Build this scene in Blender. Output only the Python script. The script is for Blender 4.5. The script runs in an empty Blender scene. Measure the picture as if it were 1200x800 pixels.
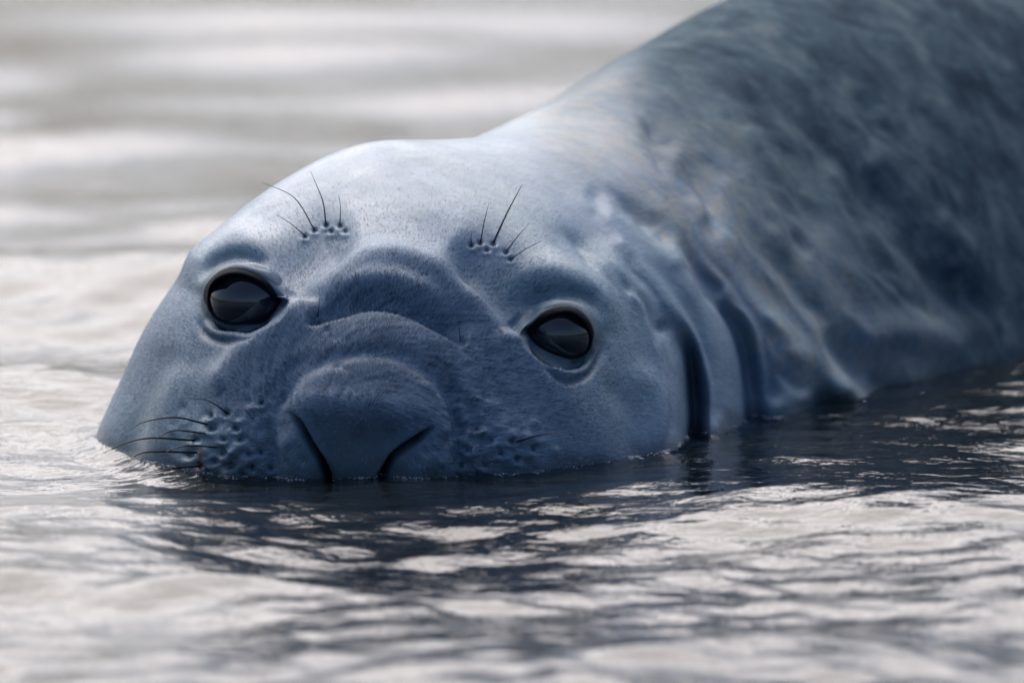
import bpy, math, random
import numpy as np
from mathutils import Vector, Matrix, kdtree

R = math.radians
sc = bpy.context.scene
col = sc.collection
rng = np.random.default_rng(7)
random.seed(7)

# ------------------------------------------------------------------ camera
PITCH = R(6.0)
DIST = 6.0
FPX = 9000.0                      # focal length in pixels of a 1200 px wide frame
FWD = np.array([0, math.cos(PITCH), -math.sin(PITCH)])
UPV = np.array([0, math.sin(PITCH), math.cos(PITCH)])
CAM = np.array([0, 0, 0.110]) - DIST * FWD
cam_d = bpy.data.cameras.new('camera')
cam = bpy.data.objects.new('camera', cam_d)
col.objects.link(cam)
cam.location = CAM
cam.rotation_euler = (R(90) - PITCH, 0, 0)
cam_d.sensor_width = 36
cam_d.lens = 36 * FPX / 1200
cam_d.clip_end = 5000
cam_d.dof.use_dof = True
cam_d.dof.focus_distance = 6.06
cam_d.dof.aperture_fstop = 6.0
cam_d.dof.aperture_blades = 9
sc.camera = cam

# ------------------------------------------------------------------ sky, sun, exposure
SUN_EL, SUN_AZ = R(50), R(-14)     # azimuth from +Y, negative to the left
world = bpy.data.worlds.new('World')
sc.world = world
world.use_nodes = True
wn = world.node_tree
wn.nodes.clear()
sky = wn.nodes.new('ShaderNodeTexSky')
sky.sky_type = 'NISHITA'
sky.sun_disc = False
sky.sun_elevation = SUN_EL
sky.sun_rotation = SUN_AZ
sky.air_density = 0.8
sky.dust_density = 4.5
sky.ozone_density = 4.0
bg = wn.nodes.new('ShaderNodeBackground')
bg.inputs['Strength'].default_value = 0.12
wo = wn.nodes.new('ShaderNodeOutputWorld')
wn.links.new(sky.outputs[0], bg.inputs[0])
wn.links.new(bg.outputs[0], wo.inputs[0])

sun_d = bpy.data.lights.new('sun', 'SUN')
sun_d.energy = 2.55
sun_d.angle = R(77)
sun_d.color = (1.0, 0.90, 0.82)
sun = bpy.data.objects.new('sun', sun_d)
col.objects.link(sun)
sdir = Vector((math.sin(SUN_AZ) * math.cos(SUN_EL), math.cos(SUN_AZ) * math.cos(SUN_EL), math.sin(SUN_EL)))
sun.rotation_euler = sdir.to_track_quat('Z', 'Y').to_euler()
sun.location = (0, 3, 4)

vs = sc.view_settings
vs.view_transform = 'Standard'
vs.look = 'None'
vs.exposure = 0.06
vs.gamma = 1.0
vs.use_curve_mapping = False
sc.cycles.use_denoising = True
sc.cycles.max_bounces = 6

# ------------------------------------------------------------------ helpers
MM = 0.001


def P(px, py, y):
    """point at world depth y that stands at a place of the drawing sheet"""
    px = np.asarray(px, float); py = np.asarray(py, float); y = np.asarray(y, float)
    dx = (px - 600) / FPX
    du = (400 - py) / FPX
    d = FWD[None, :] + dx.reshape(-1, 1) * np.array([1.0, 0, 0]) + du.reshape(-1, 1) * UPV[None, :]
    s = (y.reshape(-1) - CAM[1]) / d[:, 1]
    return CAM[None, :] + d * s[:, None]


def sheet(V):
    """drawing-sheet coordinates of world points"""
    d = V - CAM
    z = d @ FWD
    return 600 + FPX * d[:, 0] / z, 400 - FPX * (d @ UPV) / z


def catmull(pts, n, closed=False):
    p = np.asarray(pts, float)
    if closed:
        q = np.vstack([p[-1], p, p[0], p[1]])
    else:
        q = np.vstack([2 * p[0] - p[1], p, 2 * p[-1] - p[-2]])
    segs = len(q) - 3
    out = []
    for i in range(segs):
        a, b, c, d = q[i], q[i + 1], q[i + 2], q[i + 3]
        t = np.linspace(0, 1, n, endpoint=False)[:, None]
        out.append(0.5 * (2 * b + (c - a) * t + (2 * a - 5 * b + 4 * c - d) * t ** 2 + (3 * b - a - 3 * c + d) * t ** 3))
    if not closed:
        out.append(p[-1:])
    return np.vstack(out)


def gsmooth(a, sigma, axis, mode='edge'):
    if sigma <= 0:
        return a
    r = int(3 * sigma) + 1
    k = np.exp(-0.5 * (np.arange(-r, r + 1) / sigma) ** 2); k /= k.sum()
    pad = [(0, 0)] * a.ndim; pad[axis] = (r, r)
    b = np.pad(a, pad, mode=mode)
    out = np.zeros_like(a)
    n = a.shape[axis]
    for i, w in enumerate(k):
        sl = [slice(None)] * a.ndim; sl[axis] = slice(i, i + n)
        out += w * b[tuple(sl)]
    return out


def sstep(x, a, b):
    t = np.clip((x - a) / (b - a), 0, 1)
    return t * t * (3 - 2 * t)


def mesh_from(name, V, F, mat=None, parent=None, smooth=True):
    """V (n,3), F (m,3|4) -> one linked mesh object"""
    me = bpy.data.meshes.new(name)
    me.vertices.add(len(V))
    me.vertices.foreach_set('co', np.ascontiguousarray(V, dtype=np.float32).ravel())
    k = F.shape[1]
    me.loops.add(F.size)
    me.loops.foreach_set('vertex_index', np.ascontiguousarray(F, dtype=np.int32).ravel())
    me.polygons.add(len(F))
    me.polygons.foreach_set('loop_start', np.arange(0, F.size, k, dtype=np.int32))
    me.polygons.foreach_set('loop_total', np.full(len(F), k, dtype=np.int32))
    me.update(calc_edges=True)
    me.validate()
    if smooth:
        me.polygons.foreach_set('use_smooth', np.ones(len(F), dtype=bool))
    if mat:
        me.materials.append(mat)
    o = bpy.data.objects.new(name, me)
    col.objects.link(o)
    if parent:
        o.parent = parent
        o.matrix_parent_inverse = Matrix.Translation(-Vector(parent.location))
    return o


def fattr(me, name, vals):
    a = me.attributes.new(name, 'FLOAT', 'POINT')
    a.data.foreach_set('value', np.ascontiguousarray(vals, dtype=np.float32))


class N:
    """small node-tree writer"""
    def __init__(self, name):
        self.m = bpy.data.materials.new(name)
        self.m.use_nodes = True
        self.t = self.m.node_tree
        self.b = self.t.nodes['Principled BSDF']
        self.out = self.t.nodes['Material Output']

    def n(self, kind, **kw):
        x = self.t.nodes.new('ShaderNode' + kind)
        for k, v in kw.items():
            if k.startswith('i_'):
                x.inputs[k[2:].replace('_', ' ')].default_value = v
            else:
                setattr(x, k, v)
        return x

    def l(self, a, b):
        self.t.links.new(a, b)

    def attr(self, name):
        return self.n('Attribute', attribute_name=name)

    def noise(self, vec, scale, detail=3, rough=0.55, dist=0.0):
        x = self.n('TexNoise')
        x.inputs['Scale'].default_value = scale
        x.inputs['Detail'].default_value = detail
        x.inputs['Roughness'].default_value = rough
        x.inputs['Distortion'].default_value = dist
        if vec is not None:
            self.l(vec, x.inputs['Vector'])
        return x.outputs['Fac']

    def mapping(self, vec, scale=(1, 1, 1), rot=(0, 0, 0)):
        x = self.n('Mapping')
        x.inputs['Scale'].default_value = scale
        x.inputs['Rotation'].default_value = rot
        self.l(vec, x.inputs['Vector'])
        return x.outputs[0]

    def ramp(self, fac, stops):
        x = self.n('ValToRGB')
        e = x.color_ramp.elements
        while len(e) < len(stops):
            e.new(0.5)
        for el, (p, c) in zip(e, stops):
            el.position = p
            el.color = (c, c, c, 1) if not isinstance(c, tuple) else (*c, 1)
        self.l(fac, x.inputs[0])
        return x.outputs[0]

    def mix(self, fac, a, b, mode='MIX'):
        x = self.n('Mix', data_type='RGBA', blend_type=mode)
        for s, v in ((x.inputs[0], fac), (x.inputs[6], a), (x.inputs[7], b)):
            if isinstance(v, (int, float)):
                s.default_value = v
            elif isinstance(v, tuple):
                s.default_value = (*v, 1)
            else:
                self.l(v, s)
        return x.outputs[2]

    def math(self, op, a, b=None):
        x = self.n('Math', operation=op)
        for s, v in ((x.inputs[0], a), (x.inputs[1], b)):
            if v is None:
                continue
            if isinstance(v, (int, float)):
                s.default_value = v
            else:
                self.l(v, s)
        return x.outputs[0]

    def bump(self, h, strength, dist, prev=None):
        x = self.n('Bump')
        x.inputs['Strength'].default_value = strength
        x.inputs['Distance'].default_value = dist
        self.l(h, x.inputs['Height'])
        if prev is not None:
            self.l(prev, x.inputs['Normal'])
        return x.outputs[0]


# ------------------------------------------------------------------ materials
def make_skin():
    m = N('seal_skin')
    geo = m.n('TexCoord').outputs['Object']
    body = m.attr('body').outputs['Fac']
    dark = m.attr('pigment_shade').outputs['Fac']
    blood = m.attr('blood').outputs['Fac']
    flow = m.n('CombineXYZ')
    m.l(m.attr('flow_a').outputs['Fac'], flow.inputs[0])
    m.l(m.attr('flow_b').outputs['Fac'], flow.inputs[1])
    fl = flow.outputs[0]
    # face: soft cloudy grey-blue
    n1 = m.noise(geo, 9, 4, 0.55, 0.4)
    face = m.ramp(n1, [(0.30, (0.15, 0.26, 0.395)), (0.55, (0.215, 0.33, 0.46)), (0.75, (0.315, 0.405, 0.505))])
    n1b = m.noise(geo, 6, 3, 0.5, 0.6)
    face = m.mix(m.ramp(n1b, [(0.45, 0.0), (0.65, 0.7)]), face, (0.21, 0.345, 0.41))
    n1c = m.noise(geo, 55, 5, 0.65, 0.5)
    face = m.mix(0.35, face, m.ramp(n1c, [(0.3, 0.36), (0.7, 0.62)]), 'OVERLAY')
    # body: blotched moulting coat, blotches drawn out along the flank
    bv = m.mapping(m.mapping(geo, (1, 1, 1), (0.0, R(-42), R(20))), (0.9, 0.9, 1.35))
    n2 = m.noise(bv, 17, 5, 0.6, 0.5)
    n3 = m.noise(bv, 48, 5, 0.6, 0.6)
    bsum = m.math('ADD', m.math('MULTIPLY', n2, 0.7), m.math('MULTIPLY', n3, 0.3))
    bod = m.ramp(bsum, [(0.36, (0.032, 0.058, 0.086)), (0.46, (0.056, 0.098, 0.134)), (0.53, (0.090, 0.145, 0.180)), (0.63, (0.165, 0.222, 0.25))])
    bm = m.math('ADD', body, m.math('MULTIPLY', m.math('SUBTRACT', n2, 0.5), m.math('MULTIPLY', m.math('MULTIPLY', body, m.math('SUBTRACT', 1.0, body)), 8.0)))
    bm = m.ramp(bm, [(0.0, 0.0), (1.0, 1.0)])
    sun_tint = m.math('MULTIPLY', m.ramp(body, [(0.0, 0.0), (0.25, 0.8), (0.5, 0.7), (0.9, 0.0)]), m.ramp(n1c, [(0.4, 0.0), (0.6, 0.75)]))  # warm sunlight on the neck put into the coat colour
    c = m.mix(sun_tint, m.mix(bm, face, bod), (0.34, 0.325, 0.285))
    # fine hair-tip grain along the growth direction
    g = m.noise(m.mapping(fl, (420, 60, 1)), 1.0, 2, 0.6)
    c = m.mix(0.14, c, m.ramp(g, [(0.3, 0.25), (0.7, 0.75)]), 'OVERLAY')
    c = m.mix(m.math('MULTIPLY', m.attr('nosepad').outputs['Fac'], 0.45), c, (0.07, 0.105, 0.15))
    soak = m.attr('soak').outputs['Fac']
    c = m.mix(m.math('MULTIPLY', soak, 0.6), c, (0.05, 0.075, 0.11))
    c = m.mix(dark, c, (0.008, 0.009, 0.012))
    c = m.mix(blood, c, (0.16, 0.018, 0.020))
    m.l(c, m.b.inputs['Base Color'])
    r = m.ramp(m.noise(geo, 30, 3), [(0.35, 0.48), (0.65, 0.62)])
    r = m.mix(m.math('MULTIPLY', body, 0.75), r, (0.95, 0.95, 0.95))
    m.l(m.mix(dark, r, (0.55, 0.55, 0.55)), m.b.inputs['Roughness'])
    inv = m.math('SUBTRACT', 1.0, dark)
    m.l(m.math('MULTIPLY', inv, m.math('SUBTRACT', 0.45, m.math('MULTIPLY', body, 0.36))), m.b.inputs['Specular IOR Level'])
    m.l(m.math('MULTIPLY', inv, m.math('ADD', m.math('MULTIPLY', m.math('SUBTRACT', 1.0, body), 0.10), m.math('MULTIPLY', m.attr('wet').outputs['Fac'], 0.36))), m.b.inputs['Coat Weight'])
    m.b.inputs['Coat Roughness'].default_value = 0.26
    # relief: hair streaks plus pores and small wrinkles
    b1 = m.bump(m.noise(m.mapping(fl, (420, 60, 1)), 1.0, 3, 0.6), 0.35, 0.0012)
    b2 = m.bump(m.noise(geo, 260, 4, 0.6), 0.18, 0.0010, b1)
    b3 = m.bump(m.noise(bv, 24, 4, 0.55, 0.4), 0.3, 0.008, b2)
    m.l(b3, m.b.inputs['Normal'])
    return m.m


def make_fur():
    m = N('short_fur')
    a = m.attr('tone').outputs['Fac']
    c = m.ramp(a, [(0.0, (0.06, 0.10, 0.16)), (0.55, (0.235, 0.33, 0.45)), (1.0, (0.50, 0.59, 0.68))])
    m.l(c, m.b.inputs['Base Color'])
    m.b.inputs['Roughness'].default_value = 0.45
    return m.m


def simple(name, colr, rough, **kw):
    m = N(name)
    m.b.inputs['Base Color'].default_value = (*colr, 1)
    m.b.inputs['Roughness'].default_value = rough
    for k, v in kw.items():
        m.b.inputs[k.replace('_', ' ')].default_value = v
    return m


def make_eye():
    m = N('dark_wet_eye')
    geo = m.n('TexCoord').outputs['Object']
    c = m.ramp(m.noise(geo, 60, 3), [(0.3, (0.010, 0.014, 0.024)), (0.7, (0.028, 0.034, 0.050))])
    m.l(c, m.b.inputs['Base Color'])
    m.b.inputs['Roughness'].default_value = 0.06
    m.b.inputs['IOR'].default_value = 1.6
    m.b.inputs['Coat Weight'].default_value = 1.0
    m.b.inputs['Coat Roughness'].default_value = 0.03
    return m.m


def make_water():
    m = N('sea_water')
    geo = m.n('NewGeometry').outputs['Position']
    m.b.inputs['Base Color'].default_value = (0.010, 0.017, 0.022, 1)
    m.b.inputs['Roughness'].default_value = 0.02
    m.b.inputs['IOR'].default_value = 1.333
    m.b.inputs['Transmission Weight'].default_value = 1.0
    m.b.inputs['Base Color'].default_value = (0.55, 0.68, 0.74, 1)
    b1 = m.bump(m.noise(geo, 26, 4, 0.55, 0.3), 0.55, 0.006)
    b2 = m.bump(m.noise(m.mapping(geo, (0.7, 1, 1)), 95, 3, 0.5), 0.5, 0.0012, b1)
    m.l(b2, m.b.inputs['Normal'])
    return m.m


M_SKIN = make_skin()
M_FUR = make_fur()
M_EYE = make_eye()
M_LID = simple('wet_lid', (0.06, 0.075, 0.10), 0.18, Coat_Weight=0.6).m
M_WHISK = simple('whisker_horn', (0.012, 0.011, 0.012), 0.4).m
M_WATER = make_water()

# ------------------------------------------------------------------ the seal: one continuous skin, ring by ring
# (world depth y, contour over the back from the left flank to the right flank, depth of the belly below)
RINGS = [
    (-0.0085, [(396, 494), (400, 482), (428, 475), (457, 484), (461, 497)], 505),
    (-0.0040, [(358, 505), (358, 482), (392, 468), (430, 463), (468, 470), (496, 490), (499, 510)], 540),
    (0.0040, [(338, 520), (338, 482), (376, 452), (430, 442), (484, 456), (515, 492), (520, 525)], 570),
    (0.0140, [(318, 542), (324, 485), (360, 438), (430, 417), (492, 437), (528, 490), (540, 545)], 600),
    (0.0300, [(280, 545), (296, 475), (345, 415), (432, 386), (510, 410), (560, 475), (585, 545)], 640),
    (0.0550, [(245, 545), (268, 460), (325, 388), (380, 358), (440, 345), (515, 366), (580, 425), (625, 500), (640, 545)], 650),
    (0.0850, [(218, 545), (242, 445), (298, 362), (365, 326), (450, 311), (540, 333), (610, 392), (665, 480), (685, 545)], 660),
    (0.1250, [(190, 545), (208, 450), (255, 362), (335, 306), (458, 276), (570, 306), (650, 380), (705, 465), (732, 545)], 670),
    (0.1750, [(160, 545), (180, 450), (222, 360), (305, 280), (460, 236), (600, 276), (695, 365), (745, 455), (770, 545)], 680),
    (0.2350, [(128, 545), (155, 445), (200, 352), (282, 260), (375, 210), (465, 198), (605, 240), (725, 340), (780, 440), (802, 545)], 690),
    (0.3000, [(105, 545), (143, 440), (187, 356), (267, 257), (385, 182), (478, 169), (620, 211), (755, 320), (812, 425), (830, 545)], 690),
    (0.3800, [(118, 545), (158, 440), (204, 352), (280, 261), (395, 188), (500, 164), (640, 182), (780, 290), (848, 410), (866, 545)], 680),
    (0.4800, [(170, 535), (215, 420), (290, 310), (420, 215), (540, 170), (660, 156), (800, 230), (900, 360), (930, 460), (925, 540)], 660),
    (0.6200, [(290, 515), (340, 370), (450, 235), (570, 158), (680, 118), (830, 170), (950, 285), (1020, 400), (1045, 480), (1045, 530)], 650),
    (0.8000, [(420, 490), (470, 310), (565, 180), (672, 103), (790, 66), (930, 125), (1060, 255), (1130, 390), (1150, 500)], 640),
    (1.0000, [(530, 470), (580, 260), (680, 114), (788, 30), (902, -6), (1040, 46), (1165, 175), (1240, 330), (1265, 460)], 620),
    (1.3000, [(680, 440), (730, 210), (828, 64), (940, -38), (1078, -66), (1230, 5), (1350, 180), (1405, 420)], 590),
    (1.8000, [(900, 390), (960, 160), (1060, 0), (1180, -80), (1320, -60), (1500, 60), (1600, 380)], 540),
    (2.6000, [(1300, 340), (1350, 160), (1450, 60), (1560, 40), (1680, 120), (1750, 340)], 450),
    (3.4000, [(1700, 290), (1740, 205), (1800, 185), (1870, 215), (1890, 290)], 350),
    (3.8000, [(1890, 275), (1905, 240), (1930, 232), (1955, 240), (1965, 275)], 300),
]
NTH_UP, NTH_LO = 800, 90
th_up = np.linspace(R(-14), R(194), NTH_UP, endpoint=False)
th_lo = np.linspace(R(194), R(346), NTH_LO, endpoint=False)
TH = np.concatenate([th_up, th_lo])
NTH = len(TH)
key_px, key_py, key_y = [], [], []
for (y, con, belly) in RINGS:
    con = np.array(con, float)
    xl, xr = con[0, 0], con[-1, 0]
    yl, yr = con[0, 1], con[-1, 1]
    cx = (xl + xr) / 2
    lower = [(xl + (cx - xl) * 0.12, yl + (belly - yl) * 0.55), (cx - (cx - xl) * 0.5, belly - (belly - yl) * 0.1),
             (cx, belly), (cx + (xr - cx) * 0.5, belly - (belly - yr) * 0.1), (xr - (xr - cx) * 0.12, yr + (belly - yr) * 0.55)]
    loop = catmull(list(map(tuple, con)) + lower[::-1], 24, True)
    c = np.array([cx, (yl + yr) / 2])
    if y < 0.2:
        c = np.array([cx, min((yl + yr) / 2, 530)])
    ang = np.arctan2(-(loop[:, 1] - c[1]), loop[:, 0] - c[0])
    rad = np.hypot(loop[:, 1] - c[1], loop[:, 0] - c[0])
    o = np.argsort(ang); ang, rad = ang[o], rad[o]
    ang = np.concatenate([ang - 2 * np.pi, ang, ang + 2 * np.pi]); rad = np.tile(rad, 3)
    r = np.interp((TH + np.pi) % (2 * np.pi) - np.pi, ang, rad)
    key_px.append(c[0] + r * np.cos(TH)); key_py.append(c[1] - r * np.sin(TH)); key_y.append(np.full(NTH, y))
KP = np.stack([np.array(key_px), np.array(key_py), np.array(key_y)], -1)      # (rings, theta, 3)
tip = KP[0].mean(0); tip[2] = -0.0095
KP = np.concatenate([np.broadcast_to(tip, (1, NTH, 3)), KP], 0)
# number of rings per interval from the sheet distance
wgt = [40, 22, 34, 44, 56, 62, 64, 66, 66, 66, 56, 44, 44, 44, 40, 34, 26, 22, 16, 12, 8]
rows = []
for i in range(len(KP) - 1):
    a = KP[max(i - 1, 0)]; b = KP[i]; c_ = KP[i + 1]; d = KP[min(i + 2, len(KP) - 1)]
    n = wgt[i] if i < len(wgt) else 10
    # uneven knot spacing: finite-difference tangents
    def dst(u, v):
        e = (v - u) * np.array([1, 1, 1500.0])
        return np.maximum(np.linalg.norm(e, axis=-1).mean(), 1e-6)
    h0, h1, h2 = dst(a, b), dst(b, c_), dst(c_, d)
    m1 = ((c_ - b) / h1 * h0 + (b - a) / h0 * h1) / (h0 + h1) * h1 if i > 0 else (c_ - b)
    m2 = ((d - c_) / h2 * h1 + (c_ - b) / h1 * h2) / (h1 + h2) * h1 if i < len(KP) - 2 else (c_ - b)
    for t in np.linspace(0, 1, n, endpoint=False):
        t2, t3 = t * t, t * t * t
        rows.append((2 * t3 - 3 * t2 + 1) * b + (t3 - 2 * t2 + t) * m1 + (-2 * t3 + 3 * t2) * c_ + (t3 - t2) * m2)
rows.append(KP[-1])
G = np.array(rows)                                             # (T, NTH, 3) sheet coords + depth
G = gsmooth(G, 9, 0)
G = gsmooth(G, 5, 1, 'wrap')
G[0] = G[0].mean(0)
T = G.shape[0]
V = P(G[..., 0].ravel(), G[..., 1].ravel(), G[..., 2].ravel())


def normals(V):
    g = V.reshape(T, NTH, 3)
    dt = np.gradient(g, axis=0)
    dth = np.roll(g, -1, 1) - np.roll(g, 1, 1)
    n = np.cross(dth, dt)
    l = np.linalg.norm(n, axis=-1, keepdims=True)
    n = n / np.maximum(l, 1e-12)
    n[0] = n[3].mean(0)
    n = n.reshape(-1, 3)
    return n


NR = normals(V)
# outward?
cen = V.reshape(T, NTH, 3).mean(1)
tst = ((V.reshape(T, NTH, 3) - cen[:, None]) * NR.reshape(T, NTH, 3)).sum(-1)[T // 3:T // 2].mean()
SGN = 1.0 if tst > 0 else -1.0
NR *= SGN
PX, PY = sheet(V)
VIEW = V - CAM; VIEW /= np.linalg.norm(VIEW, axis=1, keepdims=True)


def facing():
    return sstep(-(NR * VIEW).sum(1), -0.02, 0.12)


FACE = facing()
pigment_shade = np.zeros(len(V)); blood = np.zeros(len(V))  # black skin marks, plus the shade of creases painted as colour


def nearest(pts, pad, ymax, closed=False):  # lines wander a little, as skin does
    """indices, signed distance (positive below when drawn left to right), arc fraction"""
    q = catmull(pts, 8, closed)
    lo, hi = q.min(0) - pad, q.max(0) + pad
    idx = np.nonzero((PX > lo[0]) & (PX < hi[0]) & (PY > lo[1]) & (PY < hi[1]) & (FACE > 0.01) & (V[:, 1] < ymax))[0]
    if len(idx) == 0:
        return idx, None, None
    a, b = q[:-1], q[1:]
    if closed:
        a, b = q, np.roll(q, -1, 0)
    ab = b - a; L2 = np.maximum((ab ** 2).sum(1), 1e-9); L = np.sqrt(L2)
    cum = np.concatenate([[0], np.cumsum(L)])
    best = np.full(len(idx), 1e9); sd = np.zeros(len(idx)); fr = np.zeros(len(idx))
    x, y = PX[idx], PY[idx]
    if not closed:
        x = x + 0.8 * np.sin(y * 0.061 + 1.3) + 0.8 * np.sin(x * 0.093 + y * 0.05 + 4.1)
        y = y + 0.8 * np.sin(x * 0.073 + 0.4) + 0.8 * np.sin(y * 0.087 - x * 0.061 + 2.2)
    for k in range(len(a)):
        t = np.clip(((x - a[k, 0]) * ab[k, 0] + (y - a[k, 1]) * ab[k, 1]) / L2[k], 0, 1)
        ex = x - a[k, 0] - t * ab[k, 0]; ey = y - a[k, 1] - t * ab[k, 1]
        d = np.hypot(ex, ey)
        u = d < best
        best[u] = d[u]
        s = ab[k, 0] * ey - ab[k, 1] * ex
        sd[u] = (np.sign(s) * d)[u]
        fr[u] = ((cum[k] + t * L[k]) / cum[-1])[u]
    keep = best < pad
    return idx[keep], sd[keep], fr[keep]


STROKES = []


def stroke(pts, amp, s_dn, s_up=None, taper=(0.2, 0.2), ymax=0.45, dark=0.0, dw=None, front=False):
    """push the skin out (amp > 0, millimetres) or in along a line; widths in sheet pixels"""
    s_up = s_up or s_dn
    pad = 3.2 * max(s_dn, s_up)
    i, d, f = nearest(pts, pad, ymax)
    if len(i) == 0:
        return
    w = np.where(d > 0, s_dn, s_up)
    prof = np.exp(-0.5 * (d / w) ** 2)
    tp = np.ones_like(f)
    if taper[0] > 0: tp *= sstep(f, -0.001, taper[0])
    if taper[1] > 0: tp *= sstep(1 - f, -0.001, taper[1])
    if front:
        FDISP[i] -= amp * MM * prof * tp * FACE[i]
    else:
        DISP[i] += amp * MM * prof * tp * FACE[i]
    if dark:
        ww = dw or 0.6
        pigment_shade[i] = np.maximum(pigment_shade[i], dark * np.exp(-0.5 * (d / (w * ww)) ** 2) * tp)


def dab(x, y, amp, sx, sy=None, rot=0, ymax=0.45):
    sy = sy or sx
    m = np.nonzero((abs(PX - x) < 3.5 * max(sx, sy)) & (abs(PY - y) < 3.5 * max(sx, sy)) & (FACE > 0.01) & (V[:, 1] < ymax))[0]
    dx, dy = PX[m] - x, PY[m] - y
    c, s = math.cos(R(rot)), math.sin(R(rot))
    u, v = c * dx + s * dy, -s * dx + c * dy
    DISP[m] += amp * MM * np.exp(-0.5 * ((u / sx) ** 2 + (v / sy) ** 2)) * FACE[m]


def commit(sm=0):
    global V, NR, PX, PY, DISP, FACE, FDISP
    d = DISP
    if sm:
        d = gsmooth(gsmooth(d.reshape(T, NTH), sm, 0), sm, 1, 'wrap').ravel()
    fd = FDISP
    if sm:
        fd = gsmooth(gsmooth(fd.reshape(T, NTH), sm, 0), sm, 1, 'wrap').ravel()
    V = V + NR * d[:, None] + fd[:, None] * FWD[None, :]
    NR = normals(V) * SGN
    FACE = facing()
    PX, PY = sheet(V)
    DISP = np.zeros(len(V)); FDISP = np.zeros(len(V))


FDISP = np.zeros(len(V))
DISP = np.zeros(len(V))
# --- broad forms of the face
stroke([(338, 356), (350, 315), (385, 288), (425, 272)], -13, 19, 23, (0.15, 0.35))
stroke([(622, 388), (600, 348), (568, 318), (520, 285)], -17, 22, 24, (0.15, 0.35))
stroke([(362, 352), (405, 320), (460, 305), (515, 320), (565, 362), (610, 430)], 11, 15, 14, (0.25, 0.35))
dab(252, 405, -3, 26, 30)
stroke([(372, 342), (330, 385), (280, 430), (240, 480)], 11, 16, 17, (0.25, 0.25))
stroke([(565, 350), (615, 420), (665, 470), (700, 520)], 4, 20, 20, (0.25, 0.3))
dab(285, 350, 3, 40, 32)
dab(660, 392, 3, 40, 34)
stroke([(222, 345), (240, 305), (285, 284), (335, 300)], 8.5, 13, 14, (0.3, 0.3))
stroke([(590, 330), (640, 322), (690, 345), (716, 400)], 9.5, 14, 15, (0.3, 0.3))
dab(345, 320, -3, 22, 18)
# whisker pads and lips
dab(266, 518, 9, 34, 32)
dab(582, 522, 9, 36, 28)
dab(640, 470, 3, 40, 40)
# cheek columns at the right
stroke([(705, 440), (735, 480), (742, 525)], -3, 12, 12, (0.3, 0))
stroke([(735, 420), (768, 470), (775, 530)], 4, 13, 13, (0.3, 0))
# left side of the head
stroke([(215, 400), (172, 455), (150, 525)], -4, 14, 14, (0.3, 0))
stroke([(228, 420), (200, 470), (185, 535)], 3, 16, 16, (0.3, 0))
# --- neck folds on the right, drapery hanging down into the water
Y2 = 0.78
F_ = dict(front=True)
stroke([(650, 250), (722, 305), (770, 368), (790, 430), (791, 530)], 10, 13, 16, (0.45, 0), Y2, **F_)
stroke([(768, 352), (798, 398), (812, 440), (814, 545)], -75, 9, 9, (0.6, 0), Y2, 0.5, **F_)  # shade in this deep gap is also painted onto the skin
stroke([(690, 240), (775, 305), (825, 378), (842, 440), (842, 530)], 16, 14, 14, (0.45, 0), Y2, **F_)
stroke([(790, 285), (845, 360), (870, 420), (878, 500)], -38, 4, 13, (0.75, 0), Y2, 0.2, **F_)  # slight painted shade along the gap
stroke([(745, 212), (840, 300), (895, 390), (918, 450), (925, 510)], 22, 17, 18, (0.5, 0), Y2, **F_)
stroke([(850, 280), (920, 380), (955, 440), (965, 500)], -22, 9, 11, (0.4, 0.1), Y2, **F_)
stroke([(715, 300), (760, 340), (790, 395)], -9, 5, 6, (0.4, 0.3), Y2, **F_)
for pts_, am, wd in (([(690, 285), (742, 335), (776, 400), (784, 470), (780, 525)], -7, 5), ([(745, 288), (806, 368), (834, 430), (838, 505)], -8, 5),
                     ([(800, 262), (866, 345), (898, 410), (903, 480)], -12, 6), ([(840, 235), (925, 335), (985, 425), (1010, 480)], -14, 7),
                     ([(870, 330), (915, 385), (940, 430), (945, 480)], 9, 7), ([(905, 395), (945, 425), (985, 470)], 10, 7),
                     ([(720, 240), (800, 300), (850, 350)], -6, 6), ([(660, 225), (740, 262), (800, 320)], 5, 8), ([(640, 262), (700, 300), (740, 350)], -4, 6)):
    stroke(pts_, am * 1.2, wd * (0.6 if am < 0 else 1), wd * (2.0 if am < 0 else 1.3), (0.4, 0.1), Y2, **F_)
stroke([(890, 350), (965, 430), (1020, 480)], 8, 12, 14, (0.5, 0.1), Y2)
stroke([(905, 425), (925, 445), (950, 462)], -4, 5, 5, (0.4, 0.2), Y2)
stroke([(945, 440), (985, 462), (1030, 482)], 17, 15, 13, (0.4, 0.1), 0.95, front=True)
stroke([(950, 380), (1040, 455), (1080, 500)], -9, 16, 15, (0.4, 0), 0.95)
for k in range(16):
    u_ = rng.uniform(0, 1); x = 690 + 250 * u_ + rng.uniform(-20, 20); yb = 250 + 170 * u_ + rng.uniform(-50, 40)
    ln = rng.uniform(40, 110); a = R(rng.uniform(42, 68))
    p = [(x + ln * t * math.cos(a + 0.3 * t), yb + ln * t * math.sin(a + 0.3 * t)) for t in np.linspace(-0.5, 0.5, 5)]
    stroke(p, rng.choice([-3.0, -2.2, 2.0, 2.6]), rng.uniform(3, 7), None, (0.4, 0.4), Y2)
# creases between eye and folds, ear opening
stroke([(722, 330), (752, 350), (768, 380), (776, 410)], -4, 4, 5, (0.35, 0.3), Y2)
stroke([(680, 285), (735, 330), (765, 372)], 4, 8, 8, (0.4, 0.3), Y2)
dab(779, 384, -5, 4, 6, -20, Y2)
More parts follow.
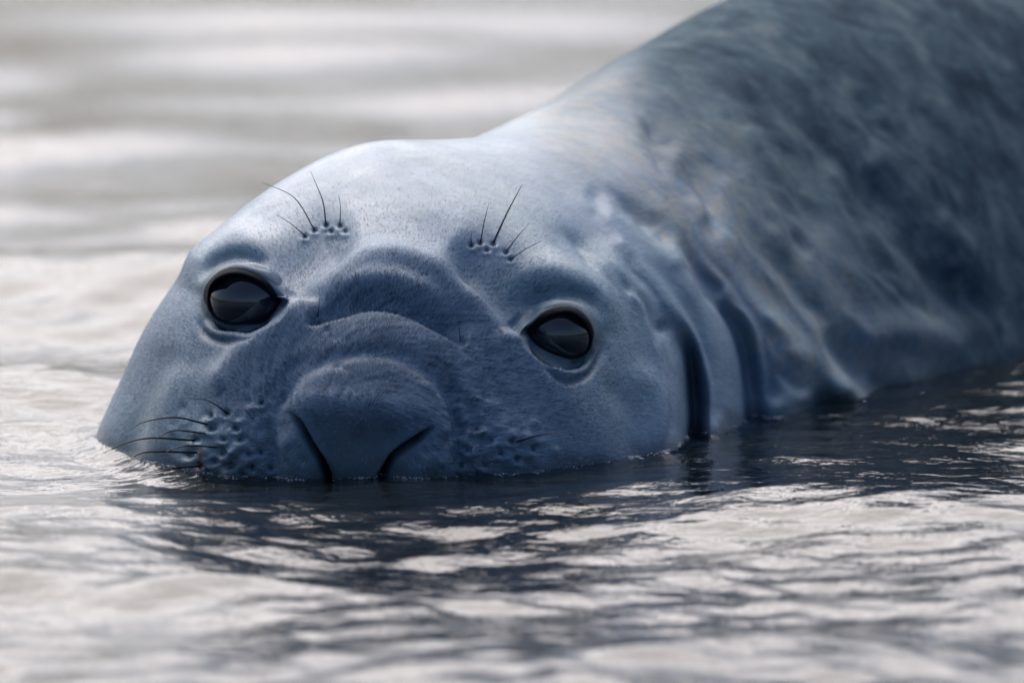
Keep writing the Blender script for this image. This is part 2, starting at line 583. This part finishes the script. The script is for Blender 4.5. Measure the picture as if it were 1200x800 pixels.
# back and flank
stroke([(930, 130), (1010, 210), (1065, 275), (1120, 340), (1190, 380)], -12, 18, 16, (0.4, 0.2), 2.0)
stroke([(960, 110), (1045, 200), (1100, 270), (1170, 330)], 6, 20, 24, (0.4, 0.2), 2.0)
stroke([(990, 410), (1060, 390), (1150, 420)], 8, 14, 18, (0.4, 0.3), 1.4)
for k in range(90):
    x = rng.uniform(770, 1160); yb = rng.uniform(90, 400)
    if yb > 150 + (x - 600) * 0.75 or yb < 150 - (x - 600) * 0.55:
        continue
    ln = rng.uniform(40, 130); a = R(rng.uniform(30, 52))
    p = [(x + ln * t * math.cos(a + 0.25 * t) - ln / 2, yb + ln * t * math.sin(a + 0.25 * t) - ln / 2) for t in np.linspace(0, 1, 5)]
    stroke(p, rng.choice([-4, -3, -2.5, 2.5, 3]), rng.uniform(3, 8), None, (0.4, 0.4), 2.0)
commit(1.2)

# --- second pass: creases of the snout
stroke([(356, 383), (392, 368), (430, 361), (470, 364), (510, 381), (546, 405)], -14, 3.0, 10.5, (0.12, 0.12))
stroke([(354, 384), (392, 367), (430, 360), (470, 363), (510, 380), (548, 406)], -4, 1.6, 2.5, (0.1, 0.1), 0.45, 0.8, 0.9)  # thin dark line paints the shade inside the crease
stroke([(375, 400), (430, 384), (500, 400), (535, 422)], 2.0, 14, 10, (0.3, 0.3))
stroke([(385, 340), (430, 328), (480, 334), (530, 365)], 5.5, 11, 10, (0.3, 0.3))
dab(428, 466, 7.5, 74, 38)
stroke([(321, 535), (326, 490), (348, 448), (388, 425), (432, 417), (476, 425), (512, 448), (532, 485), (540, 535)], -3.6, 7, 7, (0, 0))
stroke([(305, 515), (314, 475), (338, 440), (385, 408)], -2.6, 4, 5, (0.15, 0.3))
stroke([(548, 535), (545, 490), (523, 445), (490, 415)], -1.6, 4, 5, (0.1, 0.4))
stroke([(316, 520), (322, 480), (345, 444)], 1.6, 4, 4, (0.2, 0.3))
stroke([(536, 470), (548, 505), (552, 545)], 1.6, 5, 5, (0.2, 0.1))
for k in range(80):
    a = R(rng.uniform(-10, 190)); rr_ = rng.uniform(105, 190)
    x, y = 428 + rr_ * math.cos(a), 535 - rr_ * math.sin(a) * 0.98
    if rng.random() < 0.3:
        x, y = (rng.normal(548, 9), rng.uniform(455, 550)) if rng.random() < 0.5 else (rng.normal(316, 9), rng.uniform(455, 550))
    ln = rng.uniform(8, 30); a = math.atan2(-(y - 535), x - 428) + math.pi / 2 + rng.normal(0, 0.25)
    p = [(x + ln * t * math.cos(a) + 3 * t * t, y - ln * t * math.sin(a) + 3 * t * t) for t in (-0.5, -0.15, 0.2, 0.5)]
    stroke(p, rng.choice([-0.9, -0.7, -0.5, 0.5]), rng.uniform(1.2, 2.4), None, (0.4, 0.4))
# nose pad and nostrils
stroke([(338, 482), (372, 474), (430, 478), (480, 486), (512, 496)], 3.2, 12, 10, (0.15, 0.15))
NOS_L = [(334, 478), (341, 485), (350, 497), (365, 520), (378, 545), (386, 570), (389, 600)]
NOS_R = [(514, 500), (506, 504), (492, 512), (470, 528), (452, 548), (441, 572), (438, 600)]
stroke([(330, 498), (342, 520), (352, 548), (355, 580)], 8.5, 12, 12, (0.3, 0))
stroke([(516, 515), (502, 538), (484, 560), (478, 590)], 8.5, 13, 13, (0.3, 0))
dab(421, 512, -1.6, 5, 14)
stroke([(358, 440), (333, 464), (321, 494), (319, 530), (322, 575)], -4.6, 5, 5, (0.3, 0))
stroke([(500, 440), (525, 464), (536, 496), (538, 535), (534, 575)], -4.6, 5, 5, (0.3, 0))
stroke([(515, 438), (545, 475), (552, 515), (549, 565)], -2.6, 3, 3.5, (0.3, 0))
stroke([(534, 462), (546, 500), (546, 545)], 2.4, 4, 4, (0.3, 0.2))
stroke([(344, 462), (326, 488), (322, 530)], 2.4, 5, 5, (0.3, 0.2))
stroke([(348, 482), (362, 500), (376, 525), (388, 548)], 2.4, 5, 5, (0.3, 0.3))
stroke([(500, 494), (478, 508), (458, 528), (444, 548)], 2.4, 5, 5, (0.3, 0.3))
commit(0.6)
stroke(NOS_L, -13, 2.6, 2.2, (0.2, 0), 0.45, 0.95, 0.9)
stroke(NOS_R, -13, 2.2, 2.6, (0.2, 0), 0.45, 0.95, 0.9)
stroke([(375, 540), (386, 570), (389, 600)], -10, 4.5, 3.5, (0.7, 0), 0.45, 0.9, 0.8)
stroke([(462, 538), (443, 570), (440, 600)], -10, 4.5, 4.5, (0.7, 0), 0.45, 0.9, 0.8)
commit(0)

# --- eyes
eyezone = np.zeros(len(V))
EYES = [
    dict(label='eye on the left, half lidded with a black upper rim', c=(283, 352), r=47, bulge=0.20,
         lid=[(244, 350), (251, 333), (271, 322), (292, 324), (311, 336), (322, 356), (310, 368), (290, 376), (266, 377), (250, 367)],
         folds=[([(242, 362), (254, 380), (276, 386), (304, 376), (326, 360)], -5.5, 3.2, 0.95),
                ([(230, 368), (240, 390), (262, 401), (288, 396), (305, 384)], -3.2, 3.0, 0.25),
                ([(238, 374), (258, 393), (290, 386)], 2.6, 4.5, 0),
                ([(236, 346), (246, 324), (275, 312), (305, 318), (330, 342)], 2.2, 5.0, 0),
                ([(232, 334), (248, 310), (282, 300), (320, 312)], -5.0, 6.0, 0.2),
                ([(324, 357), (334, 350), (342, 338)], -2.5, 5.0, 0.25)]),
    dict(label='eye on the right, with wet lower lid and pouch', c=(660, 392), r=42, bulge=0.20,
         lid=[(624, 391), (634, 376), (652, 367), (670, 367), (684, 378), (692, 395), (688, 410), (672, 418), (650, 413), (633, 403)],
         folds=[([(618, 394), (636, 415), (660, 427), (682, 424), (697, 408)], -5.5, 3.4, 0.95),
                ([(632, 420), (648, 438), (668, 446), (690, 438), (706, 415), (710, 395)], -3.4, 3.2, 0.3),
                ([(640, 424), (664, 437), (690, 428), (704, 404)], 2.6, 4.5, 0),
                ([(616, 380), (632, 364), (660, 354), (686, 364), (700, 386)], 2.2, 5.0, 0),
                ([(606, 372), (630, 350), (660, 341), (692, 350), (712, 380)], -5.0, 6.0, 0.2),
                ([(622, 390), (608, 384), (598, 372)], -4.0, 5.0, 0.4)]),
]
for e in EYES:
    cx, cy = e['c']
    # depth of the skin at the eye's centre
    m = np.nonzero((np.hypot(PX - cx, PY - cy) < 4) & (FACE > 0.3) & (V[:, 1] < 0.4))[0]
    y0 = V[m, 1].mean()
    rad = e['r'] / FPX * (y0 + 6)
    e['rad'] = rad
    nrm = NR[m].mean(0); nrm = 0.25 * nrm - 0.75 * FWD; nrm[2] *= 0.5; nrm /= np.linalg.norm(nrm)
    cc = P([cx], [cy], [y0])[0] - nrm * (rad - e['bulge'] * rad)
    ccx, ccy = sheet(cc[None, :]); ccx, ccy = ccx[0], ccy[0]
    e['centre'] = cc
    px_c, py_c = cx, cy
    poly = catmull(e['lid'], 8, True)
    i, sd, _ = nearest(e['lid'], 34, 0.4, True)
    # inside test: sign relative to clockwise polygon
    from math import copysign
    area = 0.5 * np.sum(poly[:, 0] * np.roll(poly[:, 1], -1) - np.roll(poly[:, 0], -1) * poly[:, 1])
    dd = -sd if area > 0 else sd          # > 0 outside
    big = np.nonzero((np.hypot(PX - cx, PY - cy) < 60) & (FACE > 0.01) & (V[:, 1] < 0.4))[0]
    dist = np.full(len(V), 99.0); dist[i] = dd
    for k in big:
        pass
    rho = np.hypot(PX[big] - ccx, PY[big] - ccy) / e['r']
    # front of the ball along the line of sight, continued as a skirt past its rim
    hood = sstep(cy - PY[big], 2, 24)
    front = np.sqrt(np.maximum(1 - rho ** 2, 0.16)) * rad
    lidz = np.sqrt(np.maximum(1 - (rho * (1 - 0.35 * hood)) ** 2, 0.16)) * rad
    # distance along FWD of each vertex relative to the ball centre
    zf = (V[big] - cc) @ FWD
    target_out = -lidz - 0.0009 - 0.0008 * hood
    target_in = -front + 0.006
    db = dist[big]
    inside_all = db < 0
    w = np.where(db < 22, 1 - sstep(db, 0, 17), 0) * (1 - sstep(rho, 0.92, 1.2))
    new = zf + (target_out - zf) * w
    ball = -np.sqrt(np.maximum(1.015 ** 2 - rho ** 2, 0)) * rad - 0.0008
    new = new + (np.minimum(new, ball) - new) * (1 - sstep(rho, 0.92, 1.06))
    win = 1 - sstep(db, -2.5, -0.3)
    new = new + (target_in - new) * win
    lim = np.where(rho < 2.2, 1, 0)
    V[big] += (new - zf)[:, None] * FWD[None, :] * (lim * FACE[big])[:, None]
    e['keep'] = big[db > 0.5]
    e['cc2'] = (ccx, ccy)
    # black lid margin, broader on the upper lid
    ang = (PY[big] - cy)
    upper = sstep(-ang, -10, 6)
    eyezone[big] = np.maximum(eyezone[big], 1 - sstep(db, 8, 20))
    wid = 2.6 + 4.2 * upper
    pigment_shade[big] = np.maximum(pigment_shade[big], 0.55 * (1 - sstep(db, 4, 24)))
    pigment_shade[big] = np.maximum(pigment_shade[big], 0.97 * (1 - sstep(db, wid * 0.7, wid * 1.25)))
NR = normals(V) * SGN
FACE = facing()
PX, PY = sheet(V)
DISP = np.zeros(len(V))
for e in EYES:
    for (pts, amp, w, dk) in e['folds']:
        stroke(pts, amp, w, None, (0.25, 0.25), 0.4, dk, 0.7)  # lid creases darkened in colour too, for the shade in them
commit(0.4)
for e in EYES:          # the lids stay in front of the eyeballs
    kp = e['keep']
    off = V[kp] - e['centre']
    ln = np.linalg.norm(off, axis=1)
    need = e['rad'] * 1.02 + 0.0008
    fr_ = (off @ FWD) < -0.25 * e['rad']
    push = np.where(fr_ & (ln < need), need / np.maximum(ln, 1e-6), 1.0)
    V[kp] = e['centre'] + off * push[:, None]
NR = normals(V) * SGN
FACE = facing()
PX, PY = sheet(V)

# --- pits of the whiskers
PITS = [(247, 487), (247, 502), (229, 515), (221, 534), (265, 484), (275, 501), (281, 515), (260, 531), (292, 532), (306, 530),
        (270, 546), (244, 552), (306, 472), (252, 540), (285, 556), (236, 545), (262, 515), (318, 548), (296, 548),
        (558, 503), (548, 527), (587, 532), (568, 545), (600, 517), (625, 526), (575, 516), (606, 538), (540, 545), (558, 556)]
BROW = [(358, 277), (369, 270), (382, 264), (388, 271), (398, 265), (404, 271),
        (553, 288), (563, 285), (578, 286), (571, 293), (593, 296), (598, 304)]
for k in range(130):
    x, y = (rng.normal(268, 32), rng.normal(518, 30)) if k % 2 else (rng.normal(580, 34), rng.normal(524, 22))
    dab(x, y, rng.choice([-1.4, 1.3, 1.9]), rng.uniform(3, 7), rng.uniform(3, 5), rng.uniform(-60, 60))
for (x, y) in PITS:
    dab(x, y, -4.6, 3.2, 2.6, rng.uniform(-40, 40))
    dab(x - 1, y + 5.5, 2.0, 5, 3.2)
for (x, y) in BROW:
    dab(x, y, -2.6, 2.2, 2.2)
    dab(x, y + 4.5, 1.2, 4.5, 2.6)
for (x, y) in [(370, 378), (541, 401)]:
    dab(x, y, -3, 3.5, 3)
commit(0)
for (x, y) in PITS + BROW:
    m = np.hypot(PX - x, PY - y) < 5
    pigment_shade[m] = np.maximum(pigment_shade[m], 0.75 * np.exp(-0.5 * (np.hypot(PX[m] - x, PY[m] - y) / 1.7) ** 2) * FACE[m])
# red raw streak under the whisker bed
for pts, w in (([(237, 520), (235, 540), (227, 556)], 2.6), ([(608, 517), (613, 515)], 1.8)):
    i, d, f = nearest(pts, 8, 0.3)
    blood[i] = np.maximum(blood[i], 0.9 * np.exp(-0.5 * (d / w) ** 2) * sstep(1 - abs(2 * f - 1), 0, 0.35))

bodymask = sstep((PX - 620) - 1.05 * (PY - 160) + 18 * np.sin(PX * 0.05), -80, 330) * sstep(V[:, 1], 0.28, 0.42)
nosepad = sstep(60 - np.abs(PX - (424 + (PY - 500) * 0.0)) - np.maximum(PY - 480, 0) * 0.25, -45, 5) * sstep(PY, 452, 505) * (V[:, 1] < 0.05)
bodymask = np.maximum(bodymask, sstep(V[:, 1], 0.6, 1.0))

idx = np.arange(T * NTH).reshape(T, NTH)
a = idx[:-1, :]; b = idx[1:, :]
a2 = np.roll(a, -1, 1); b2 = np.roll(b, -1, 1)
quads = np.stack([a, a2, b2, b], -1).reshape(-1, 4)
if SGN < 0:
    quads = quads[:, ::-1]
# orientation check against the outward normals
q0 = quads[(T // 3) * NTH + 200]
fn = np.cross(V[q0[1]] - V[q0[0]], V[q0[2]] - V[q0[0]])
if fn @ NR[q0[0]] < 0:
    quads = quads[:, ::-1]

seal = bpy.data.objects.new('elephant_seal', None)
col.objects.link(seal)
seal.location = (0.1, 0.4, 0.0)
seal.empty_display_size = 0.2
seal['label'] = 'blue-grey elephant seal resting its wet head and back out of calm water'
seal['category'] = 'seal'
bpy.context.view_layer.update()

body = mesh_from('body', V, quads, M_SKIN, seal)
g3 = V.reshape(T, NTH, 3)
fa = np.cumsum(np.linalg.norm(np.diff(g3, axis=1, prepend=g3[:, :1]), axis=-1), 1)
fb = np.cumsum(np.linalg.norm(np.diff(g3, axis=0, prepend=g3[:1]), axis=-1), 0)
fattr(body.data, 'flow_a', (np.broadcast_to(TH[None, :], (T, NTH)) * 0.16).ravel())
fattr(body.data, 'flow_b', fb.ravel())
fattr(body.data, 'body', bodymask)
fattr(body.data, 'pigment_shade', pigment_shade)
fattr(body.data, 'blood', blood)
fattr(body.data, 'wet', sstep(V[:, 1], 0.09, 0.16) * (1 - bodymask) * (1 - eyezone) * (1 - 0.7 * sstep(PX, 690, 790)))
fattr(body.data, 'nosepad', nosepad)
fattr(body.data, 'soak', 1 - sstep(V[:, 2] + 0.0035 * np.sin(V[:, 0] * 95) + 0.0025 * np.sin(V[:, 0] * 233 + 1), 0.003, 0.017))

# eyeballs with a wet lower lid each
for e in EYES:
    n1, n2 = 40, 64
    u = np.linspace(0, 1.42, n1); v = np.linspace(0, 2 * np.pi, n2, endpoint=False)
    # cornea bulges slightly towards the viewer
    look = -FWD + np.array([-0.05, 0, 0.0]); look /= np.linalg.norm(look)
    ax = np.cross([0, 0, 1], look); ax /= np.linalg.norm(ax); ay = np.cross(look, ax)
    rr = e['rad'] * (1 + 0.035 * np.exp(-(u / 0.5) ** 2))
    pv = (rr[:, None, None] * (np.cos(u)[:, None, None] * look + np.sin(u)[:, None, None] *
          (np.cos(v)[None, :, None] * ax + np.sin(v)[None, :, None] * ay))) + e['centre']
    ii = np.arange(n1 * n2).reshape(n1, n2)
    q = np.stack([ii[:-1], np.roll(ii[:-1], -1, 1), np.roll(ii[1:], -1, 1), ii[1:]], -1).reshape(-1, 4)[:, ::-1]
    eb = mesh_from('eye', pv.reshape(-1, 3), q, M_EYE, seal)
    eb['label'] = e['label']
    # third eyelid drawn in from the inner corner
    sgn = 1 if e['c'][0] < 450 else -1
    tc = math.cos(R(52)) * look + math.sin(R(52)) * (sgn * np.array([0.93, 0, 0]) + np.array([0, 0, -0.37]))
    tc /= np.linalg.norm(tc)
    ta = np.cross(tc, [0, 1, 0.2]); ta /= np.linalg.norm(ta); tb = np.cross(tc, ta)
    ru = np.linspace(0, R(23), 10); rv = np.linspace(0, 2 * np.pi, 40, endpoint=False)
    dirs = np.cos(ru)[:, None, None] * tc + np.sin(ru)[:, None, None] * (np.cos(rv)[None, :, None] * ta + np.sin(rv)[None, :, None] * tb)
    lift = (1.014 - 0.012 * (ru / ru[-1]) ** 6)[:, None, None]
    tp_ = dirs * lift * e['rad'] + e['centre']
    jj = np.arange(400).reshape(10, 40)
    tq = np.stack([jj[:-1], np.roll(jj[:-1], -1, 1), np.roll(jj[1:], -1, 1), jj[1:]], -1).reshape(-1, 4)
    mesh_from('third_eyelid', tp_.reshape(-1, 3), tq, M_LID, eb)


# whiskers
def surf(px, py, ymax=0.4):
    d = np.hypot(PX - px, PY - py) + np.where((FACE > 0.2) & (V[:, 1] < ymax), 0, 1e3)
    k = np.argmin(d)
    return V[k], NR[k]


def tube(pts, rads, sides=6):
    pts = np.asarray(pts); n = len(pts)
    tg = np.gradient(pts, axis=0); tg /= np.linalg.norm(tg, axis=1, keepdims=True)
    ref = np.array([0.3, 0.9, 0.2])
    a_ = np.cross(tg, ref); a_ /= np.linalg.norm(a_, axis=1, keepdims=True)
    b_ = np.cross(tg, a_)
    ang = np.linspace(0, 2 * np.pi, sides, endpoint=False)
    vv = pts[:, None] + np.asarray(rads)[:, None, None] * (np.cos(ang)[None, :, None] * a_[:, None] + np.sin(ang)[None, :, None] * b_[:, None])
    ii = np.arange(n * sides).reshape(n, sides)
    q = np.stack([ii[:-1], np.roll(ii[:-1], -1, 1), np.roll(ii[1:], -1, 1), ii[1:]], -1).reshape(-1, 4)
    return vv.reshape(-1, 3), q


WHISK = [  # sheet points from root to tip, root radius mm, how far the tip comes forward (m)
    ([(268, 485), (245, 470), (217, 466)], 0.55, 0.02),
    ([(243, 497), (205, 489), (170, 494), (153, 503)], 0.75, 0.03),
    ([(241, 508), (205, 504), (188, 511), (181, 519)], 0.6, 0.02),
    ([(229, 516), (180, 513), (150, 518), (121, 531)], 0.85, 0.03),
    ([(254, 524), (222, 522), (200, 527), (187, 537)], 0.6, 0.03),
    ([(231, 530), (180, 529), (160, 533), (150, 543)], 0.8, 0.04),
    ([(235, 546), (205, 548), (187, 552)], 0.7, 0.03),
    ([(221, 546), (195, 551), (172, 548)], 0.45, 0.03),
    ([(298, 492), (290, 483), (284, 477)], 0.3, 0.01),
    ([(604, 518), (635, 509), (668, 505)], 0.6, 0.02),
    ([(358, 277), (342, 263), (325, 252)], 0.4, 0.02),
    ([(369, 270), (345, 232), (308, 214)], 0.5, 0.03),
    ([(382, 263), (378, 235), (364, 201)], 0.6, 0.03),
    ([(398, 265), (399, 245), (397, 228)], 0.4, 0.02),
    ([(553, 288), (552, 280), (553, 272)], 0.35, 0.01),
    ([(563, 285), (567, 262), (573, 238)], 0.5, 0.02),
    ([(578, 285), (594, 250), (612, 216)], 0.75, 0.02),
    ([(593, 295), (606, 278), (620, 262)], 0.45, 0.01),
    ([(598, 304), (616, 292), (635, 282)], 0.4, 0.01),
    ([(372, 372), (374, 358), (374, 345)], 0.35, 0.02),
    ([(540, 401), (538, 385), (538, 368)], 0.35, 0.02),
]
for pts, r0, fw in WHISK:
    p0, n0 = surf(*pts[0])
    q = catmull(pts, 8)
    f = np.linspace(0, 1, len(q))
    ys = p0[1] + 0.001 - fw * np.sin(f * 1.6)
    w3 = P(q[:, 0], q[:, 1], ys)
    vv, qq = tube(w3, 1.2 * r0 * MM * (1 - 0.82 * f ** 1.3))
    mesh_from('whisker', vv, qq, M_WHISK, seal)

# short fur lying back over the face
NF = 150000
fb_all = fb.ravel()
front = np.nonzero((FACE[quads[:, 0]] > 0.15) & (V[quads[:, 0], 1] < 0.30) & (V[quads[:, 0], 2] > -0.005)
                   & (PX[quads[:, 0]] < 830))[0]
fq = quads[front]
ar = np.linalg.norm(np.cross(V[fq[:, 1]] - V[fq[:, 0]], V[fq[:, 3]] - V[fq[:, 0]]), axis=1)
ar = ar * (1 - pigment_shade[fq[:, 0]]) ** 2 * (1 - 0.93 * nosepad[fq[:, 0]]) * (1 - eyezone[fq[:, 0]])
cx_, cy_ = PX[fq[:, 0]], PY[fq[:, 0]]
ar *= 0.002 + 0.998 * np.exp(-0.5 * (((cx_ - 445) / 140) ** 2 + ((cy_ - 430) / 74) ** 2))
pick = rng.choice(len(fq), NF, p=ar / ar.sum())
u, v = rng.random(NF)[:, None], rng.random(NF)[:, None]
Q = fq[pick]
root = (V[Q[:, 0]] * (1 - u) + V[Q[:, 1]] * u) * (1 - v) + (V[Q[:, 3]] * (1 - u) + V[Q[:, 2]] * u) * v
nn = NR[Q[:, 0]]
r_ring, r_th = Q[:, 0] // NTH, Q[:, 0] % NTH
nxt = V[np.minimum(r_ring + 3, T - 1) * NTH + r_th] - V[np.maximum(r_ring - 1, 0) * NTH + r_th]
nxt /= np.maximum(np.linalg.norm(nxt, axis=1, keepdims=True), 1e-9)
side = np.cross(nn, nxt)
# clumps: neighbouring hairs lean the same way
arc = TH[r_th] * np.linalg.norm(V[Q[:, 0]] - V[0], axis=1)
cell = (np.floor(arc / 0.0016) * 7919 + np.floor(fb_all[Q[:, 0]] / 0.0075 + 3.7 * np.sin(np.floor(arc / 0.0016) * 12.9898)) * 104729).astype(np.int64) % 8192
lean = rng.normal(0, 0.16, 8192)[cell] + rng.normal(0, 0.10, NF)
dirv = nxt * np.cos(lean)[:, None] + side * np.sin(lean)[:, None] + nn * rng.uniform(0.06, 0.20, NF)[:, None]
L = rng.uniform(0.0030, 0.0062, NF)[:, None]
W = rng.uniform(0.00015, 0.00030, NF)[:, None]
perp = np.cross(dirv, nn); perp /= np.maximum(np.linalg.norm(perp, axis=1, keepdims=True), 1e-9)
root = root - nn * 0.0002
fv = np.stack([root - perp * W, root + perp * W, root + dirv * L], 1).reshape(-1, 3)
ff = np.arange(NF * 3).reshape(-1, 3)
fur = mesh_from('fur', fv, ff, M_FUR, seal, smooth=False)
fur['kind'] = 'stuff'
fattr(fur.data, 'tone', np.repeat(np.clip(0.45 + rng.normal(0, 0.26, 8192)[cell] + rng.normal(0, 0.16, NF), 0, 1), 3))

# ------------------------------------------------------------------ water: one sheet out to the horizon
def axis(lo, hi, step, grow, far):
    c = list(np.arange(lo, hi, step))
    up, s = [c[-1]], step
    while up[-1] < far:
        s *= grow; up.append(up[-1] + s)
    dn, s = [c[0]], step
    while dn[-1] > -far:
        s *= grow; dn.append(dn[-1] - s)
    return np.array(dn[:0:-1] + c + up[1:])


xs = axis(-0.55, 0.62, 0.0035, 1.045, 900)
y_mid = list(np.arange(-0.45, 0.75, 0.0028))
y_up, s = [y_mid[-1]], 0.0028
while y_up[-1] < 1500:
    s *= 1.022; y_up.append(y_up[-1] + s)
y_dn, s = [y_mid[0]], 0.0028
while y_dn[-1] > -900:
    s = min(s * 1.03, 0.0085) if y_dn[-1] > -2.2 else s * 1.15
    y_dn.append(y_dn[-1] - s)
ys = np.array(y_dn[:0:-1] + y_mid + y_up[1:])
XX, YY = np.meshgrid(xs, ys)
sx = np.gradient(xs)[None, :] + 0 * XX; sy = np.gradient(ys)[:, None] + 0 * XX
cell_s = np.maximum(sx, sy)
Z = np.zeros_like(XX)
calm = 1 - 0.45 * np.exp(-(((XX - 0.05) / 0.55) ** 2 + ((YY - 0.15) / 0.42) ** 2))
calm *= 1 - 0.35 * np.exp(-(((XX - 0.40) / 0.30) ** 2 + ((YY - 0.35) / 0.22) ** 2))
lams = np.concatenate([np.exp(rng.uniform(math.log(0.045), math.log(1.1), 66)), np.exp(rng.uniform(math.log(0.026), math.log(0.08), 26))])
for lam in lams:
    k = 2 * np.pi / lam
    th = rng.normal(R(-90), R(38))
    slope = 0.024 * (lam / 0.2) ** -0.03
    if lam < 0.08:
        slope *= 0.5
    if lam > 0.4:
        slope *= 0.72
    A = slope / k
    fade = 1 - sstep(cell_s * 4.0, lam * 0.6, lam * 1.4)
    ph = k * (XX * math.cos(th) + YY * math.sin(th)) + rng.uniform(0, 6.283)
    Z += A * np.sin(ph + 0.35 * np.sin(ph * 0.37 + XX * 3)) * fade
Z *= calm
# the water clings to the skin in a thin raised edge
band = (abs(V[:, 2]) < 0.004) & (V[:, 1] < 1.6)
bp = V[band]
cells = {}
for p in np.round(bp[:, :2] / 0.002).astype(int):
    cells[(p[0], p[1])] = 1
pts2 = np.array(list(cells.keys())) * 0.002
kd = kdtree.KDTree(len(pts2))
for i_, p in enumerate(pts2):
    kd.insert((p[0], p[1], 0), i_)
kd.balance()
near = np.nonzero((XX.ravel() > -0.42) & (XX.ravel() < 0.6) & (YY.ravel() > -0.06) & (YY.ravel() < 1.0))[0]
zr = Z.ravel()
xr, yr = XX.ravel(), YY.ravel()
for i_ in near:
    d = kd.find((xr[i_], yr[i_], 0))[2]
    if d < 0.03:
        zr[i_] = zr[i_] * (0.35 + 0.65 * d / 0.03) + 0.0034 * math.exp(-d / 0.0045)
nx_, ny_ = len(xs), len(ys)
ii = np.arange(nx_ * ny_).reshape(ny_, nx_)
wq = np.stack([ii[:-1, :-1], ii[:-1, 1:], ii[1:, 1:], ii[1:, :-1]], -1).reshape(-1, 4)
water = mesh_from('water', np.stack([xr, yr, zr], -1), wq, M_WATER)
water['kind'] = 'structure'
print('verts', len(V), len(xr), 'rings', T)

bed_m = N('sea_bed')
bc = bed_m.ramp(bed_m.noise(bed_m.n('TexCoord').outputs['Object'], 2.5, 4), [(0.3, (0.010, 0.014, 0.016)), (0.7, (0.030, 0.034, 0.034))])
bed_m.l(bc, bed_m.b.inputs['Base Color'])
bed_m.b.inputs['Roughness'].default_value = 0.9
gx = np.linspace(-1, 1, 81); gx = np.sign(gx) * np.abs(gx) ** 3 * 900
BX, BY = np.meshgrid(gx, gx)
BZ = -0.75 + 0.06 * np.sin(BX * 1.3 + 0.5) * np.cos(BY * 1.1)
ii = np.arange(81 * 81).reshape(81, 81)
bed = mesh_from('sea_bed', np.stack([BX.ravel(), BY.ravel(), BZ.ravel()], -1),
                np.stack([ii[:-1, :-1], ii[:-1, 1:], ii[1:, 1:], ii[1:, :-1]], -1).reshape(-1, 4), bed_m.m)
bed['kind'] = 'structure'

# thin thread of pale bubbles added to imitate the bright glint at the waterline
order = []
for p in pts2:
    if -0.40 < p[0] < 0.34 and p[1] < 0.52:
        order.append(p)
order = np.array(order)
NB = 2400
patchy = 0.08 + np.clip(np.sin(order[:, 0] * 61 + 1) + np.sin(order[:, 0] * 143 + order[:, 1] * 90) + 0.3 * np.sin(order[:, 0] * 410), 0, 2) ** 1.5
pk = rng.choice(len(order), NB, p=patchy / patchy.sum())
hs_u = np.linspace(0, np.pi / 2, 4); hs_v = np.linspace(0, 2 * np.pi, 7, endpoint=False)
hv = np.stack([np.sin(hs_u)[:, None] * np.cos(hs_v), np.sin(hs_u)[:, None] * np.sin(hs_v), np.cos(hs_u)[:, None] + 0 * hs_v], -1).reshape(-1, 3)
hi = np.arange(28).reshape(4, 7)
hf = np.stack([hi[:-1], np.roll(hi[:-1], -1, 1), np.roll(hi[1:], -1, 1), hi[1:]], -1).reshape(-1, 4)[:, ::-1]
keep_z = []
for k_ in pk:
    q_ = order[k_] + rng.normal(0, 0.0012, 2) + np.array([0, -0.002])
    r_ = 0.00024 + 0.0006 * rng.random() ** 4
    ix = np.argmin(abs(xs - q_[0])); iy = np.argmin(abs(ys - q_[1]))
    keep_z.append(hv * r_ + np.array([q_[0], q_[1], zr[iy * nx_ + ix] - 0.0001]))
bubble_glint_m = simple('glint_bubbles', (0.6, 0.63, 0.66), 0.25)
foam = mesh_from('foam', np.vstack(keep_z), np.vstack([hf + 28 * k_ for k_ in range(NB)]), bubble_glint_m.m)
foam['kind'] = 'stuff'
foam['label'] = 'added thread of tiny pale bubbles imitating the bright glint along the waterline'
foam['category'] = 'foam'

# the stony shore the seal looks at, seen only in its eyes
sh_m = N('wet_shingle')
shc = sh_m.ramp(sh_m.noise(sh_m.n('TexCoord').outputs['Object'], 3.0, 5), [(0.3, (0.020, 0.019, 0.018)), (0.7, (0.075, 0.070, 0.064))])
sh_m.l(shc, sh_m.b.inputs['Base Color'])
sh_m.b.inputs['Roughness'].default_value = 0.7
SX, SY = np.meshgrid(np.linspace(-160, 160, 161), np.linspace(-26, -80, 28))
ridge = 1.0 + 0.35 * np.sin(SX * 0.11 + 1) + 0.25 * np.sin(SX * 0.31) + 0.12 * np.sin(SX * 0.9 + SY)
SZ = -1.0 + sstep(-SY, 26, 58) * (4.2 * ridge) + 0.08 * rng.normal(size=SX.shape)
ii = np.arange(SX.size).reshape(SX.shape)
shore = mesh_from('shore', np.stack([SX.ravel(), SY.ravel(), SZ.ravel()], -1),
                  np.stack([ii[:-1, :-1], ii[:-1, 1:], ii[1:, 1:], ii[1:, :-1]], -1).reshape(-1, 4)[:, ::-1], sh_m.m)
shore['kind'] = 'structure'
